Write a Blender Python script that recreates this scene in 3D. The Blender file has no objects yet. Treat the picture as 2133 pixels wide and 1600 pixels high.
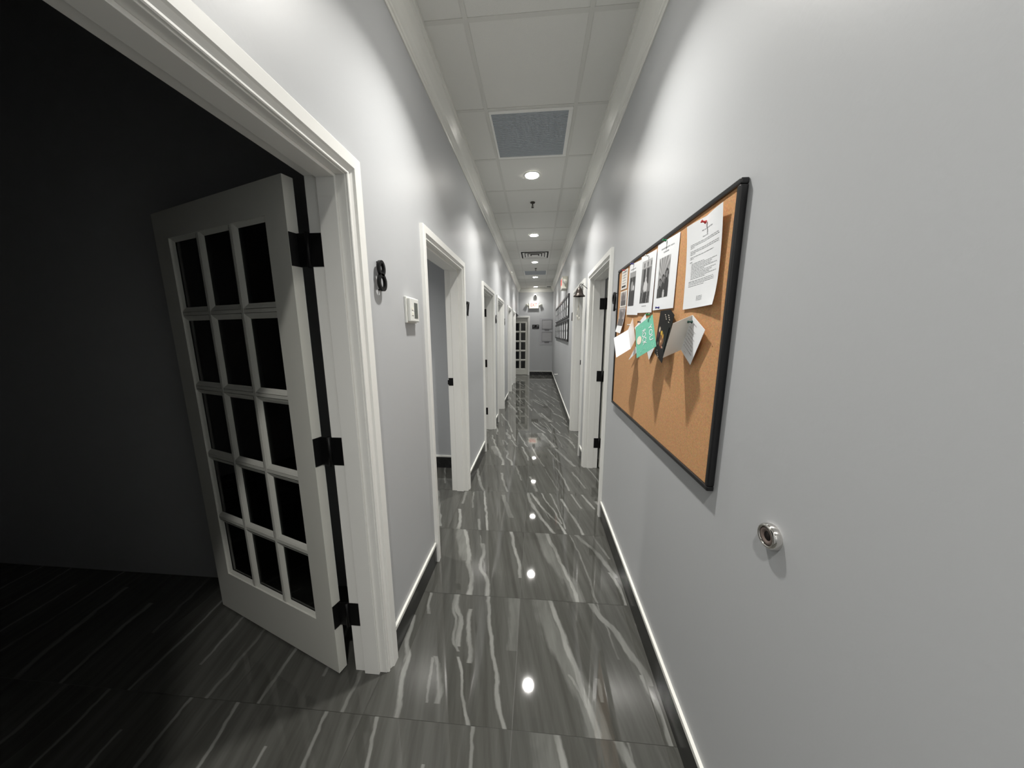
import bpy, bmesh, math, random
from mathutils import Vector, Matrix
R = math.radians
scn = bpy.context.scene
C = scn.collection
random.seed(4)

# ------------------------------------------------------------------ camera, world, exposure
XL, XR, H, YF = -0.658, 0.542, 3.022, 10.893     # corridor walls, ceiling height, far wall
YB = -2.6                                        # wall behind the viewer
cam_d = bpy.data.cameras.new('camera'); cam = bpy.data.objects.new('camera', cam_d); C.objects.link(cam)
cam_d.sensor_width = 36.0; cam_d.lens = 632.5 / 2133 * 36.0; cam_d.clip_start = 0.02; cam_d.clip_end = 100
yaw, pitch, roll = 0.0820, 0.1673, -0.0027
_f = Vector((-math.sin(yaw)*math.cos(pitch), math.cos(yaw)*math.cos(pitch), -math.sin(pitch)))
_r = Vector((math.cos(yaw), math.sin(yaw), 0)); _u = _r.cross(_f)
_r2 = _r*math.cos(roll) + _u*math.sin(roll); _u2 = -_r*math.sin(roll) + _u*math.cos(roll)
cam.matrix_world = Matrix(((_r2.x,_u2.x,-_f.x,0),(_r2.y,_u2.y,-_f.y,0),(_r2.z,_u2.z,-_f.z,1.51),(0,0,0,1)))
scn.camera = cam
wd = bpy.data.worlds.new('world'); scn.world = wd; wd.use_nodes = True
wd.node_tree.nodes['Background'].inputs[0].default_value = (0.8,0.85,1,1)
wd.node_tree.nodes['Background'].inputs[1].default_value = 0.0
scn.view_settings.view_transform = 'Standard'; scn.view_settings.look = 'None'
scn.view_settings.gamma = 1.0; scn.view_settings.use_curve_mapping = False
scn.view_settings.exposure = 2.74
LAMP_Y = [-2.22, -0.39, 1.44, 3.25, 5.10, 6.95, 8.755, 10.55]   # recessed downlights
LAMP_X = -0.066
LENS = 13.0                                       # radiance of the lamp lenses
LAMP_W = 2.6                                      # power of each downlight's beam

# ------------------------------------------------------------------ materials
def s2l(c):
    c = c/255.0
    return c/12.92 if c <= 0.04045 else ((c+0.055)/1.055)**2.4
def col(r,g,b): return (s2l(r), s2l(g), s2l(b), 1)
def mat(name, c, rough=0.5, metal=0.0, emit=None, es=0.0, bump=0.0, bscale=200.0, spec=0.5, mottle=0.0, mscale=8.0):
    m = bpy.data.materials.new(name); m.use_nodes = True
    nt = m.node_tree; b = nt.nodes['Principled BSDF']
    b.inputs['Base Color'].default_value = c; b.inputs['Roughness'].default_value = rough
    b.inputs['Metallic'].default_value = metal; b.inputs['Specular IOR Level'].default_value = spec
    if emit: b.inputs['Emission Color'].default_value = emit; b.inputs['Emission Strength'].default_value = es
    if bump or mottle:
        tc = nt.nodes.new('ShaderNodeTexCoord')
        if bump:
            n = nt.nodes.new('ShaderNodeTexNoise'); n.inputs['Scale'].default_value = bscale; n.inputs['Detail'].default_value = 3
            bp = nt.nodes.new('ShaderNodeBump'); bp.inputs['Strength'].default_value = bump; bp.inputs['Distance'].default_value = 0.002
            nt.links.new(tc.outputs['Object'], n.inputs['Vector']); nt.links.new(n.outputs['Fac'], bp.inputs['Height'])
            nt.links.new(bp.outputs['Normal'], b.inputs['Normal'])
        if mottle:
            n = nt.nodes.new('ShaderNodeTexNoise'); n.inputs['Scale'].default_value = mscale; n.inputs['Detail'].default_value = 6
            mx = nt.nodes.new('ShaderNodeMix'); mx.data_type = 'RGBA'
            mx.inputs[6].default_value = tuple(v*(1-mottle) for v in c[:3])+(1,); mx.inputs[7].default_value = tuple(min(1,v*(1+mottle)) for v in c[:3])+(1,)
            nt.links.new(tc.outputs['Object'], n.inputs['Vector']); nt.links.new(n.outputs['Fac'], mx.inputs[0]); nt.links.new(mx.outputs[2], b.inputs['Base Color'])
    return m
M = {}
M['wall'] = mat('wall_paint', col(186,188,190), 0.42, bump=0.08, bscale=90, spec=0.32)
M['ceil'] = mat('ceiling_tile', col(226,226,221), 0.9, bump=0.5, bscale=260, spec=0.2)
M['grid'] = mat('ceiling_grid', col(214,214,208), 0.55)
M['trim'] = mat('white_trim', col(240,240,236), 0.38, bump=0.03, bscale=40)
M['crown'] = mat('crown_paint', col(232,232,226), 0.25)
M['door'] = mat('door_paint', col(222,222,214), 0.4)
M['cap'] = mat('cap_strip', col(232,232,226), 0.4)
M['black'] = mat('black_metal', col(5,5,6), 0.5, spec=0.3)
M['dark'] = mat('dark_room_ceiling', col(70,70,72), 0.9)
M['plastic'] = mat('white_plastic', col(228,229,224), 0.35)
M['plasticcream'] = mat('cream_plastic', col(246,244,230), 0.4)
M['screen'] = mat('lcd', col(86,90,84), 0.15)
M['chrome'] = mat('chrome', col(225,222,218), 0.08, 1.0)
M['rubber'] = mat('grey_rubber', col(110,98,92), 0.35)
M['rubberdark'] = mat('dark_rubber', col(30,20,18), 0.5)
M['lens'] = mat('lamp_lens', (1,1,1,1), 0.5, emit=(1.0,0.965,0.90,1), es=LENS)
M['exitface'] = mat('exit_face', col(240,236,226), 0.4, emit=(1,0.80,0.70,1), es=0.05)
M['exitred'] = mat('exit_letters', col(225,60,45), 0.4, emit=(1,0.06,0.03,1), es=0.10)
M['frame'] = mat('board_frame', col(20,20,22), 0.3)
M['bronze'] = mat('aged_bronze', col(72,66,62), 0.35, 0.8, mottle=0.3, mscale=30)
M['rope'] = mat('cord', col(214,208,190), 0.8)
M['paper'] = mat('paper', col(236,238,240), 0.7)
M['paperwarm'] = mat('paper_warm', col(238,234,226), 0.7)
M['ink'] = mat('ink', col(150,152,154), 0.8)
M['inkdark'] = mat('ink_dark', col(62,62,64), 0.8)
M['inkpen'] = mat('pen_ink', col(150,142,146), 0.8)
M['green'] = mat('teal_card', col(108,184,158), 0.55, mottle=0.06, mscale=60)
M['greenlight'] = mat('pale_ink', col(176,216,198), 0.6)
M['blackcard'] = mat('black_card', col(16,15,15), 0.5, spec=0.2)
M['yellow'] = mat('yellow_print', col(214,176,60), 0.4); M['brown'] = mat('brown_print', col(150,104,66), 0.4)
M['plum'] = mat('plum_print', col(76,44,60), 0.4); M['cream'] = mat('cream_print', col(226,214,196), 0.4)
M['pin_red'] = mat('red_plastic', col(200,50,50), 0.25); M['pin_green'] = mat('green_plastic', col(30,140,84), 0.25)
M['pin_dgreen'] = mat('dark_green_plastic', col(20,64,54), 0.25); M['pin_blue'] = mat('blue_plastic', col(48,44,128), 0.25)
M['pin_black'] = mat('black_plastic', col(24,24,30), 0.25); M['pin_white'] = mat('clear_plastic', col(230,230,226), 0.2)
M['steel'] = mat('steel', col(170,170,170), 0.3, 1.0)
M['grille'] = mat('grille_mesh', col(184,190,195), 0.6)
M['ventdark'] = mat('vent_dark', col(20,20,20), 0.8)
M['acrylic'] = mat('acrylic_panel', col(178,178,182), 0.25); M['certframe'] = mat('thin_frame', col(120,120,122), 0.4)
M['cert'] = mat('certificate', col(176,176,178), 0.5, mottle=0.08, mscale=10)
M['certcap'] = mat('caption', col(118,118,120), 0.6)
M['sprink'] = mat('sprinkler', col(60,56,50), 0.4, 0.6)
M['redplastic'] = mat('red_strip', col(214,60,60), 0.35, emit=(1,0.08,0.06,1), es=0.08)

def glass_mat():
    m = bpy.data.materials.new('window_glass'); m.use_nodes = True; nt = m.node_tree
    for n in list(nt.nodes): nt.nodes.remove(n)
    o = nt.nodes.new('ShaderNodeOutputMaterial'); mx = nt.nodes.new('ShaderNodeMixShader')
    fr = nt.nodes.new('ShaderNodeFresnel'); fr.inputs[0].default_value = 1.45
    t = nt.nodes.new('ShaderNodeBsdfTransparent'); t.inputs[0].default_value = (0.80,0.82,0.82,1)
    g = nt.nodes.new('ShaderNodeBsdfGlossy'); g.inputs['Roughness'].default_value = 0.02
    nt.links.new(fr.outputs[0], mx.inputs[0]); nt.links.new(t.outputs[0], mx.inputs[1]); nt.links.new(g.outputs[0], mx.inputs[2])
    nt.links.new(mx.outputs[0], o.inputs[0]); return m
M['glass'] = glass_mat()

def cork_mat():
    m = mat('cork', col(196,144,98), 0.85); nt = m.node_tree; b = nt.nodes['Principled BSDF']
    tc = nt.nodes.new('ShaderNodeTexCoord'); v = nt.nodes.new('ShaderNodeTexVoronoi'); v.inputs['Scale'].default_value = 260
    n = nt.nodes.new('ShaderNodeTexNoise'); n.inputs['Scale'].default_value = 240; n.inputs['Detail'].default_value = 4
    cr = nt.nodes.new('ShaderNodeValToRGB'); e = cr.color_ramp.elements
    e[0].position = 0.3; e[0].color = col(198,146,98); e[1].position = 0.7; e[1].color = col(218,166,116)
    mx = nt.nodes.new('ShaderNodeMix'); mx.data_type = 'RGBA'; mx.blend_type = 'MULTIPLY'; mx.inputs[0].default_value = 0.18
    nt.links.new(tc.outputs['Object'], v.inputs['Vector']); nt.links.new(tc.outputs['Object'], n.inputs['Vector'])
    nt.links.new(n.outputs['Fac'], cr.inputs[0]); nt.links.new(cr.outputs[0], mx.inputs[6]); nt.links.new(v.outputs['Color'], mx.inputs[7])
    nt.links.new(mx.outputs[2], b.inputs['Base Color']); return m
M['cork'] = cork_mat()

def vcol_mat(name):
    m = mat(name, (1,1,1,1), 0.45); nt = m.node_tree
    a = nt.nodes.new('ShaderNodeAttribute'); a.attribute_name = 'print'
    nt.links.new(a.outputs['Color'], nt.nodes['Principled BSDF'].inputs['Base Color']); return m
M['photo'] = vcol_mat('photo_print'); M['cardprint'] = vcol_mat('card_print')
M['cardprint'].node_tree.nodes['Principled BSDF'].inputs['Specular IOR Level'].default_value = 0.2; M['cardprint'].node_tree.nodes['Principled BSDF'].inputs['Roughness'].default_value = 0.5

# polished marble-look tile: each print is a set of veins (centre line, half width, strength) in tile coordinates
def tile_mat(name, veins, seed, dark=1.0, base=(64,64,60), pale=(140,141,137), rough=0.035):
    m = mat(name, col(*base), rough, spec=0.6); nt = m.node_tree; b = nt.nodes['Principled BSDF']; L = nt.links
    N = nt.nodes.new
    uv = N('ShaderNodeUVMap'); uv.uv_map = 'tile'; sep = N('ShaderNodeSeparateXYZ'); L.new(uv.outputs[0], sep.inputs[0])
    def math_(op, a, bb=None, c=None, clamp=False):
        n = N('ShaderNodeMath'); n.operation = op; n.use_clamp = clamp
        for i, s in enumerate((a, bb, c)):
            if s is None: continue
            if isinstance(s, (int, float)): n.inputs[i].default_value = s
            else: L.new(s, n.inputs[i])
        return n.outputs[0]
    def noise(sx, sy, sc, det, off):
        mp = N('ShaderNodeMapping'); mp.inputs['Scale'].default_value = (sx, sy, 1); mp.inputs['Location'].default_value = (off, off*1.7, seed*3.1)
        n = N('ShaderNodeTexNoise'); n.inputs['Scale'].default_value = sc; n.inputs['Detail'].default_value = det
        L.new(uv.outputs[0], mp.inputs[0]); L.new(mp.outputs[0], n.inputs[0]); return n.outputs['Fac']
    warp = math_('MULTIPLY', math_('SUBTRACT', noise(1, 1, 7, 4, 0.3), 0.5), 0.045)
    skew = math_('ADD', sep.outputs[0], math_('MULTIPLY', sep.outputs[1], 0.22))
    cmb = N('ShaderNodeCombineXYZ'); L.new(skew, cmb.inputs[0]); L.new(sep.outputs[1], cmb.inputs[1]); cmb.inputs[2].default_value = seed*2.3
    mp = N('ShaderNodeMapping'); mp.inputs['Scale'].default_value = (16, 0.9, 1); L.new(cmb.outputs[0], mp.inputs[0])
    st = N('ShaderNodeTexNoise'); st.inputs['Scale'].default_value = 1.0; st.inputs['Detail'].default_value = 5; L.new(mp.outputs[0], st.inputs[0])
    streak = st.outputs['Fac']
    x = math_('ADD', math_('ADD', sep.outputs[0], warp), math_('MULTIPLY', math_('SUBTRACT', noise(18, 4, 1, 5, 1.3), 0.5), 0.03)); y = sep.outputs[1]
    modv = math_('MULTIPLY_ADD', noise(9, 2.2, 1, 3, 5.0), 2.6, -0.55, clamp=True); modv = math_('MULTIPLY_ADD', modv, 0.75, 0.25)
    total = None
    for pts, hw, strength in veins:
        pts = sorted(pts, key=lambda q: q[1])
        fc = N('ShaderNodeFloatCurve'); cv = fc.mapping.curves[0]
        v0, v1 = pts[0][1], pts[-1][1]
        ps = [(max(0, min(1, v)), (u+0.5)/2) for u, v in pts]
        cv.points[0].location = ps[0]; cv.points[1].location = ps[-1]
        for q in ps[1:-1]: cv.points.new(*q)
        fc.mapping.update(); fc.mapping.use_clip = False
        L.new(y, fc.inputs['Value'])
        cx = math_('MULTIPLY_ADD', fc.outputs[0], 2.0, -0.5)
        d = math_('ABSOLUTE', math_('SUBTRACT', x, cx))
        wv = math_('MULTIPLY_ADD', streak, hw*1.4, hw*0.55)
        k = math_('SUBTRACT', 1.0, math_('DIVIDE', d, wv), clamp=True)
        k = math_('MULTIPLY', k, 1.7 if hw < 0.03 else 2.5, clamp=True)
        lo = math_('GREATER_THAN', y, v0 if v0 > 0.03 else -1.0); hi = math_('LESS_THAN', y, v1 if v1 < 0.97 else 2.0)
        k = math_('MULTIPLY', math_('MULTIPLY', k, math_('MULTIPLY', lo, hi)), strength)
        k = math_('MULTIPLY', k, modv); total = k if total is None else math_('MAXIMUM', total, k)
    st2 = math_('MULTIPLY', math_('SUBTRACT', streak, 0.5), 1.0)
    fine = math_('MULTIPLY', math_('SUBTRACT', noise(60, 3, 1, 3, 2.0), 0.5), 0.16)
    fac = math_('ADD', math_('MULTIPLY_ADD', math_('ADD', st2, fine), 0.45, 0.10), total if total is not None else 0.0, clamp=True)
    mx = N('ShaderNodeMix'); mx.data_type = 'RGBA'
    mx.inputs[6].default_value = tuple(v*dark for v in col(*base)[:3])+(1,); mx.inputs[7].default_value = tuple(v*dark for v in col(*pale)[:3])+(1,)
    L.new(fac, mx.inputs[0]); L.new(mx.outputs[2], b.inputs['Base Color'])
    return m
RA = [([(0.21,1.0),(0.27,0.73),(0.32,0.58),(0.39,0.44),(0.44,0.34),(0.49,0.25),(0.52,0.15),(0.54,0.02)], 0.075, 0.34),
      ([(0.28,1.0),(0.32,0.85),(0.37,0.7),(0.41,0.52),(0.45,0.43),(0.48,0.3),(0.52,0.16),(0.54,0.0)], 0.026, 0.85),
      ([(0.66,1.0),(0.74,0.85),(0.83,0.72),(0.89,0.56),(0.94,0.45),(0.99,0.33)], 0.03, 0.55),
      ([(0.93,0.4),(0.96,0.3),(0.99,0.16),(0.99,0.0)], 0.02, 0.75),
      ([(0.40,0.36),(0.45,0.28),(0.50,0.16)], 0.012, 0.7), ([(0.60,0.35),(0.61,0.2)], 0.016, 0.4), ([(0.72,0.99),(0.80,0.5)], 0.008, 0.3)]
RB = [(q, w*0.95, s) for q, w, s in RA[:4]] + [([(0.57,1.0),(0.66,0.55),(0.72,0.0)], 0.010, 0.4), ([(0.86,1.0),(0.97,0.6)], 0.012, 0.35)]
RC = [([(0.01,1.0),(0.09,0.64),(0.19,0.41),(0.28,0.19),(0.38,0.0)], 0.024, 0.75), ([(0.06,1.0),(0.19,0.67),(0.29,0.49),(0.43,0.24),(0.53,0.0)], 0.018, 0.85),
      ([(0.23,1.0),(0.32,0.7),(0.40,0.5),(0.48,0.21)], 0.014, 0.7), ([(0.53,0.85),(0.60,0.56),(0.67,0.33),(0.74,0.0)], 0.017, 0.8),
      ([(0.86,1.0),(0.93,0.78),(0.99,0.6)], 0.02, 0.7), ([(0.12,0.9),(0.34,0.3)], 0.008, 0.5), ([(0.36,1.0),(0.47,0.5),(0.53,0.1)], 0.012, 0.6), ([(0.7,1.0),(0.8,0.6)], 0.012, 0.5)]
RD = [([(0.03,0.56),(0.10,0.3),(0.16,0.04)], 0.024, 0.7), ([(0.5,1.0),(0.62,0.5),(0.68,0.1)], 0.014, 0.55), ([(0.3,0.9),(0.5,0.1)], 0.012, 0.4), ([(0.8,0.8),(0.95,0.2)], 0.018, 0.55)]
RE = [([(0.56,0.95),(0.74,0.42),(0.88,0.04)], 0.03, 0.6), ([(0.05,1.0),(0.15,0.5),(0.3,0.0)], 0.014, 0.6), ([(0.4,0.9),(0.6,0.2)], 0.018, 0.6)]
LA = [([(0.05,0.75),(0.07,0.65),(0.09,0.5),(0.14,0.39),(0.16,0.27),(0.2,0.13),(0.23,0.0)][::-1], 0.02, 0.85),
      ([(0.12,1.0),(0.15,0.86),(0.18,0.77)], 0.016, 0.6), ([(0.38,1.0),(0.4,0.81),(0.43,0.76),(0.46,0.67),(0.46,0.59),(0.53,0.46)], 0.014, 0.6),
      ([(0.39,1.0),(0.43,0.82),(0.48,0.76),(0.50,0.6),(0.52,0.5)], 0.026, 0.75), ([(0.55,0.85),(0.57,0.68),(0.6,0.56),(0.63,0.46),(0.64,0.38)], 0.022, 0.7),
      ([(0.54,0.42),(0.59,0.32),(0.62,0.22),(0.66,0.12),(0.72,0.0)], 0.014, 0.85), ([(0.69,1.0),(0.72,0.85),(0.74,0.72),(0.78,0.6),(0.81,0.47),(0.86,0.32),(0.88,0.19),(0.95,0.0)], 0.018, 0.7),
      ([(0.94,1.0),(0.98,0.74),(0.99,0.5)], 0.055, 0.28), ([(0.36,0.41),(0.41,0.32),(0.45,0.22),(0.47,0.1)], 0.020, 0.45), ([(0.34,0.4),(0.40,0.1)], 0.010, 0.5)]
LB = [([(0.22,1.0),(0.33,0.71),(0.42,0.37),(0.5,0.13),(0.5,0.0)], 0.024, 0.85), ([(0.17,1.0),(0.27,0.67),(0.37,0.45)], 0.055, 0.4),
      ([(0.50,0.75),(0.54,0.6),(0.54,0.38),(0.65,0.19),(0.67,0.0)], 0.024, 0.75), ([(0.83,1.0),(0.91,0.66),(0.97,0.44),(0.99,0.25)], 0.018, 0.85), ([(0.45,0.9),(0.6,0.3)], 0.008, 0.4)]
LC = [([(0.03,0.46),(0.09,0.28),(0.14,0.03)], 0.024, 0.85), ([(0.31,1.0),(0.4,0.58),(0.48,0.21),(0.52,0.0)], 0.016, 0.85), ([(0.36,0.24),(0.41,0.03)], 0.02, 0.5),
      ([(0.02,1.0),(0.05,0.6)], 0.02, 0.5), ([(0.62,0.9),(0.8,0.3)], 0.03, 0.28), ([(0.15,0.95),(0.22,0.5)], 0.012, 0.4)]
LD = [([(0.04,0.82),(0.13,0.5),(0.22,0.2),(0.29,0.03)], 0.024, 0.7), ([(0.52,0.67),(0.59,0.33),(0.68,0.03)], 0.02, 0.7), ([(0.75,1.0),(0.9,0.4)], 0.018, 0.4)]
LX = [([(0.1,1.0),(0.2,0.5),(0.24,0.0)], 0.012, 0.55), ([(0.5,0.8),(0.57,0.2)], 0.010, 0.5), ([(0.75,1.0),(0.83,0.4),(0.85,0.0)], 0.014, 0.5)]
TILES = {k: tile_mat('floor_tile_'+k, v, i) for i, (k, v) in enumerate(dict(ra=RA, rb=RB, rc=RC, rd=RD, re=RE, la=LA, lb=LB, lc=LC, ld=LD, lx=LX).items())}
M['grout'] = mat('grout', col(58,58,54), 0.35)
M['basetile'] = tile_mat('base_tile', [([(0.1,0.0),(0.4,1.0)], 0.02, 0.12)], 7, base=(30,30,30), pale=(66,66,66), rough=0.22)

# ------------------------------------------------------------------ mesh helpers
def box(bm, x0, x1, y0, y1, z0, z1, mi=0, M_=None):
    vs = [bm.verts.new(Vector((x, y, z)) if M_ is None else M_ @ Vector((x, y, z))) for z in (z0, z1) for y in (y0, y1) for x in (x0, x1)]
    for f in ((0,2,3,1),(4,5,7,6),(0,1,5,4),(2,6,7,3),(0,4,6,2),(1,3,7,5)):
        fc = bm.faces.new([vs[i] for i in f]); fc.material_index = mi
    return vs
def cyl(bm, p0, p1, r0, r1=None, seg=24, mi=0, caps=True):
    p0 = Vector(p0); p1 = Vector(p1); r1 = r0 if r1 is None else r1
    d = (p1-p0).normalized(); a = d.orthogonal().normalized(); b_ = d.cross(a)
    A = [bm.verts.new(p0 + (a*math.cos(t)+b_*math.sin(t))*r0) for t in [2*math.pi*i/seg for i in range(seg)]]
    B = [bm.verts.new(p1 + (a*math.cos(t)+b_*math.sin(t))*r1) for t in [2*math.pi*i/seg for i in range(seg)]]
    for i in range(seg):
        f = bm.faces.new((A[i], A[(i+1)%seg], B[(i+1)%seg], B[i])); f.smooth = True; f.material_index = mi
    if caps:
        bm.faces.new(A[::-1]).material_index = mi; bm.faces.new(B).material_index = mi
def lathe(bm, prof, origin, axis, seg=40, mi=0):
    origin = Vector(origin); axis = Vector(axis).normalized(); a = axis.orthogonal().normalized(); b_ = axis.cross(a)
    rings = []
    for r, h in prof:
        if r < 1e-6: rings.append([bm.verts.new(origin + axis*h)])
        else: rings.append([bm.verts.new(origin + axis*h + (a*math.cos(2*math.pi*i/seg)+b_*math.sin(2*math.pi*i/seg))*r) for i in range(seg)])
    for P, Q in zip(rings, rings[1:]):
        for i in range(seg):
            j = (i+1) % seg
            vs = [P[i % len(P)], P[j % len(P)], Q[j % len(Q)], Q[i % len(Q)]]
            u = []
            for v in vs:
                if v not in u: u.append(v)
            if len(u) > 2:
                f = bm.faces.new(u); f.smooth = True; f.material_index = mi
def tube(bm, pts, r, seg=8, mi=0):
    for p, q in zip(pts, pts[1:]): cyl(bm, p, q, r, seg=seg, mi=mi)
def prism(bm, poly, fn, a, b, mi=0):
    """extrude polygon (list of 2-tuples) between a and b; fn(p, t) -> Vector"""
    A = [bm.verts.new(fn(p, a)) for p in poly]; B = [bm.verts.new(fn(p, b)) for p in poly]
    n = len(poly)
    for i in range(n): bm.faces.new((A[i], A[(i+1)%n], B[(i+1)%n], B[i])).material_index = mi
    bm.faces.new(A[::-1]).material_index = mi; bm.faces.new(B).material_index = mi
def obj(name, bm, mats, parent=None, bevel=0.0, **props):
    bmesh.ops.recalc_face_normals(bm, faces=bm.faces[:])
    me = bpy.data.meshes.new(name); bm.to_mesh(me); bm.free()
    for m in (mats if isinstance(mats, (list, tuple)) else [mats]): me.materials.append(M[m] if isinstance(m, str) else m)
    o = bpy.data.objects.new(name, me); C.objects.link(o)
    if parent is not None:
        o.parent = parent; pm = Matrix.Translation(parent.location)
        if parent.parent is None and parent.type == 'EMPTY': o.matrix_parent_inverse = pm.inverted()
    if bevel:
        b = o.modifiers.new('bevel', 'BEVEL'); b.width = bevel; b.segments = 2; b.limit_method = 'ANGLE'; b.angle_limit = R(40)
    for k, v in props.items(): o[k] = v
    return o
def thing(name, loc, label=None, cat=None, group=None, kind=None):
    o = bpy.data.objects.new(name, None); C.objects.link(o); o.location = loc; o.empty_display_size = 0.05
    if label: o['label'] = label
    if cat: o['category'] = cat
    if group: o['group'] = group
    if kind: o['kind'] = kind
    return o
def NB(): return bmesh.new()
def quadpatch(bm, pts, mi=0, th=0.0006):
    vs = [Vector(p) for p in pts]
    n = (vs[1]-vs[0]).cross(vs[2]-vs[0]).normalized()*th
    A = [bm.verts.new(v) for v in vs]; B = [bm.verts.new(v+n) for v in vs]; k = len(vs)
    bm.faces.new(A).material_index = mi; bm.faces.new(B[::-1]).material_index = mi
    for i in range(k): bm.faces.new((A[i], B[i], B[(i+1)%k], A[(i+1)%k])).material_index = mi
def text_bm(s, size, depth, fn, bold=0.0):
    """glyph outlines of the built-in font as a mesh; fn maps (x, y, z) -> world Vector"""
    cu = bpy.data.curves.new('glyphs', 'FONT'); cu.body = s; cu.size = size; cu.extrude = depth/2; cu.align_x = 'CENTER'; cu.offset = bold
    cu.resolution_u = 8
    t = bpy.data.objects.new('glyphs', cu); C.objects.link(t)
    dg = bpy.context.evaluated_depsgraph_get(); me = bpy.data.meshes.new_from_object(t.evaluated_get(dg))
    C.objects.unlink(t); bpy.data.objects.remove(t)
    bm = NB(); bm.from_mesh(me); bpy.data.meshes.remove(me)
    for v in bm.verts: v.co = fn(v.co.x, v.co.y, v.co.z)
    return bm

# ------------------------------------------------------------------ openings: (side, y0, y1)
DH = 2.042                                   # opening height
T = 0.145                                    # wall thickness
OPEN_L = [(0.155,1.083),(1.828,2.682),(3.742,4.590),(5.06,5.90),(6.90,7.72),(8.22,9.06)]
OPEN_R = [(2.42,3.29),(3.69,4.60)]
YLE = 9.42                                    # left wall ends at the cross corridor

def wall_with_openings(name, s, x, y0, y1, opens, m='wall'):
    bm = NB(); xo = x + s*T; a, b_ = min(x, xo), max(x, xo); y = y0
    for o0, o1 in opens:
        box(bm, a, b_, y, o0-0.02, 0, H+0.2); box(bm, a, b_, o0-0.02, o1+0.02, DH+0.02, H+0.2); y = o1+0.02
    box(bm, a, b_, y, y1, 0, H+0.2)
    return obj(name, bm, m, kind='structure')
wall_with_openings('wall_left', -1, XL, YB, YLE, OPEN_L)
wall_with_openings('wall_right', 1, XR, YB, YF, OPEN_R)
FD0, FD1, FDH = -1.10, -0.335, 2.01           # far door opening
bm = NB()
box(bm, -2.6, FD0-0.02, YF, YF+0.12, 0, H+0.2); box(bm, FD0-0.02, FD1+0.02, YF, YF+0.12, FDH+0.02, H+0.2); box(bm, FD1+0.02, XR+T, YF, YF+0.12, 0, H+0.2)
obj('wall_far', bm, 'wall', kind='structure')
bm = NB(); box(bm, XL-T, XR+T, YB-0.12, YB, 0, H+0.2); obj('wall_back', bm, 'wall', kind='structure')
# soffit that carries the left wall line on to the far wall
bm = NB(); box(bm, XL-T, XL, YLE, YF, 2.115, H+0.2); obj('trim_4', bm, 'wall', kind='structure')
# the rooms off the corridor
bm = NB(); XI = XL-T
for y in (1.52, 3.18, 4.86, 6.35, 8.0):
    box(bm, -3.9, XI, y, y+0.09, 0, H+0.2)
box(bm, -3.99, -3.9, YB, YLE, 0, H+0.2); box(bm, -3.99, XI, YB-0.12, YB, 0, H+0.2); box(bm, -3.99, XI, YLE-0.1, YLE, 0, H+0.2)
box(bm, -2.6, -2.5, YLE, YF, 0, H+0.2)
obj('wall_inner_left', bm, 'wall', kind='structure')
bm = NB(); XO = XR+T
for y in (1.5, 3.55, 5.4): box(bm, XO, 3.2, y, y+0.09, 0, H+0.2)
box(bm, 3.2, 3.29, 1.5, 5.49, 0, H+0.2)
obj('wall_inner_right', bm, 'wall', kind='structure')
bm = NB(); box(bm, -2.0, 0.3, YF+2.0, YF+2.1, 0, H+0.2); box(bm, -2.1, -2.0, YF+0.12, YF+2.1, 0, H+0.2); box(bm, 0.3, 0.4, YF+0.12, YF+2.1, 0, H+0.2)
obj('wall_beyond', bm, 'wall', kind='structure')
# ceiling: main slab over everything, corridor tiles, tee grid
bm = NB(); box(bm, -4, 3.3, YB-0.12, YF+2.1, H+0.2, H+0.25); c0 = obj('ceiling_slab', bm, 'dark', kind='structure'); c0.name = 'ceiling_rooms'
bm = NB(); TX = (-0.3675, 0.2425); TY0 = 1.740; rows = [TY0+0.61*k for k in range(-8, 17)]
xs = [XL, TX[0], TX[1], XR]
DL = {round(TY0+0.61*k+0.305, 2): 0 for k in range(-8, 16)}
bounds = [YB] + [y for y in rows if YB < y < YF-0.02] + [YF]
for j in range(3):
    for y0, y1 in zip(bounds, bounds[1:]):
        g = 0.010
        vs = box(bm, xs[j]+g, xs[j+1]-g, y0+g, y1-g, H-0.001, H+0.012)
ceil = obj('ceiling', bm, 'ceil', kind='structure', bevel=0.003)
# ceiling over the cross corridor
bm = NB(); box(bm, -2.6, XL-T-0.001, YLE, YF, H, H+0.05); obj('ceiling_cross', bm, 'ceil', kind='structure')
bm = NB()
for x in TX: box(bm, x-0.012, x+0.012, YB, YF, H-0.0035, H+0.02)
for y in rows:
    if YB < y < YF: box(bm, XL, XR, y-0.012, y+0.012, H-0.003, H+0.02)
box(bm, XL, XR, YB, YF, H+0.021, H+0.03)
obj('ceiling_grid', bm, 'grid', ceil)

# crown moulding (profile: offset from wall, height)
CZ = 2.894; CWD = 0.085
CP = [(0,CZ-0.006),(0.006,CZ-0.006),(0.010,CZ+0.004),(0.016,CZ+0.008),(0.018,CZ+0.018),(0.026,CZ+0.024),(0.036,CZ+0.036),(0.050,CZ+0.062),(0.062,CZ+0.082),(0.068,CZ+0.092),(0.072,CZ+0.104),(CWD,CZ+0.108),(CWD,H),(0,H)]
bm = NB(); prism(bm, CP, lambda p, t: Vector((XL+p[0], t, p[1])), YB, YF); obj('trim_1', bm, 'crown', kind='structure')
bm = NB(); prism(bm, CP, lambda p, t: Vector((XR-p[0], t, p[1])), YB, YF); obj('trim_2', bm, 'crown', kind='structure')
bm = NB(); prism(bm, CP, lambda p, t: Vector((t, YF-p[0], p[1])), -2.5, XR-0.02); obj('trim_3', bm, 'crown', kind='structure')

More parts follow.
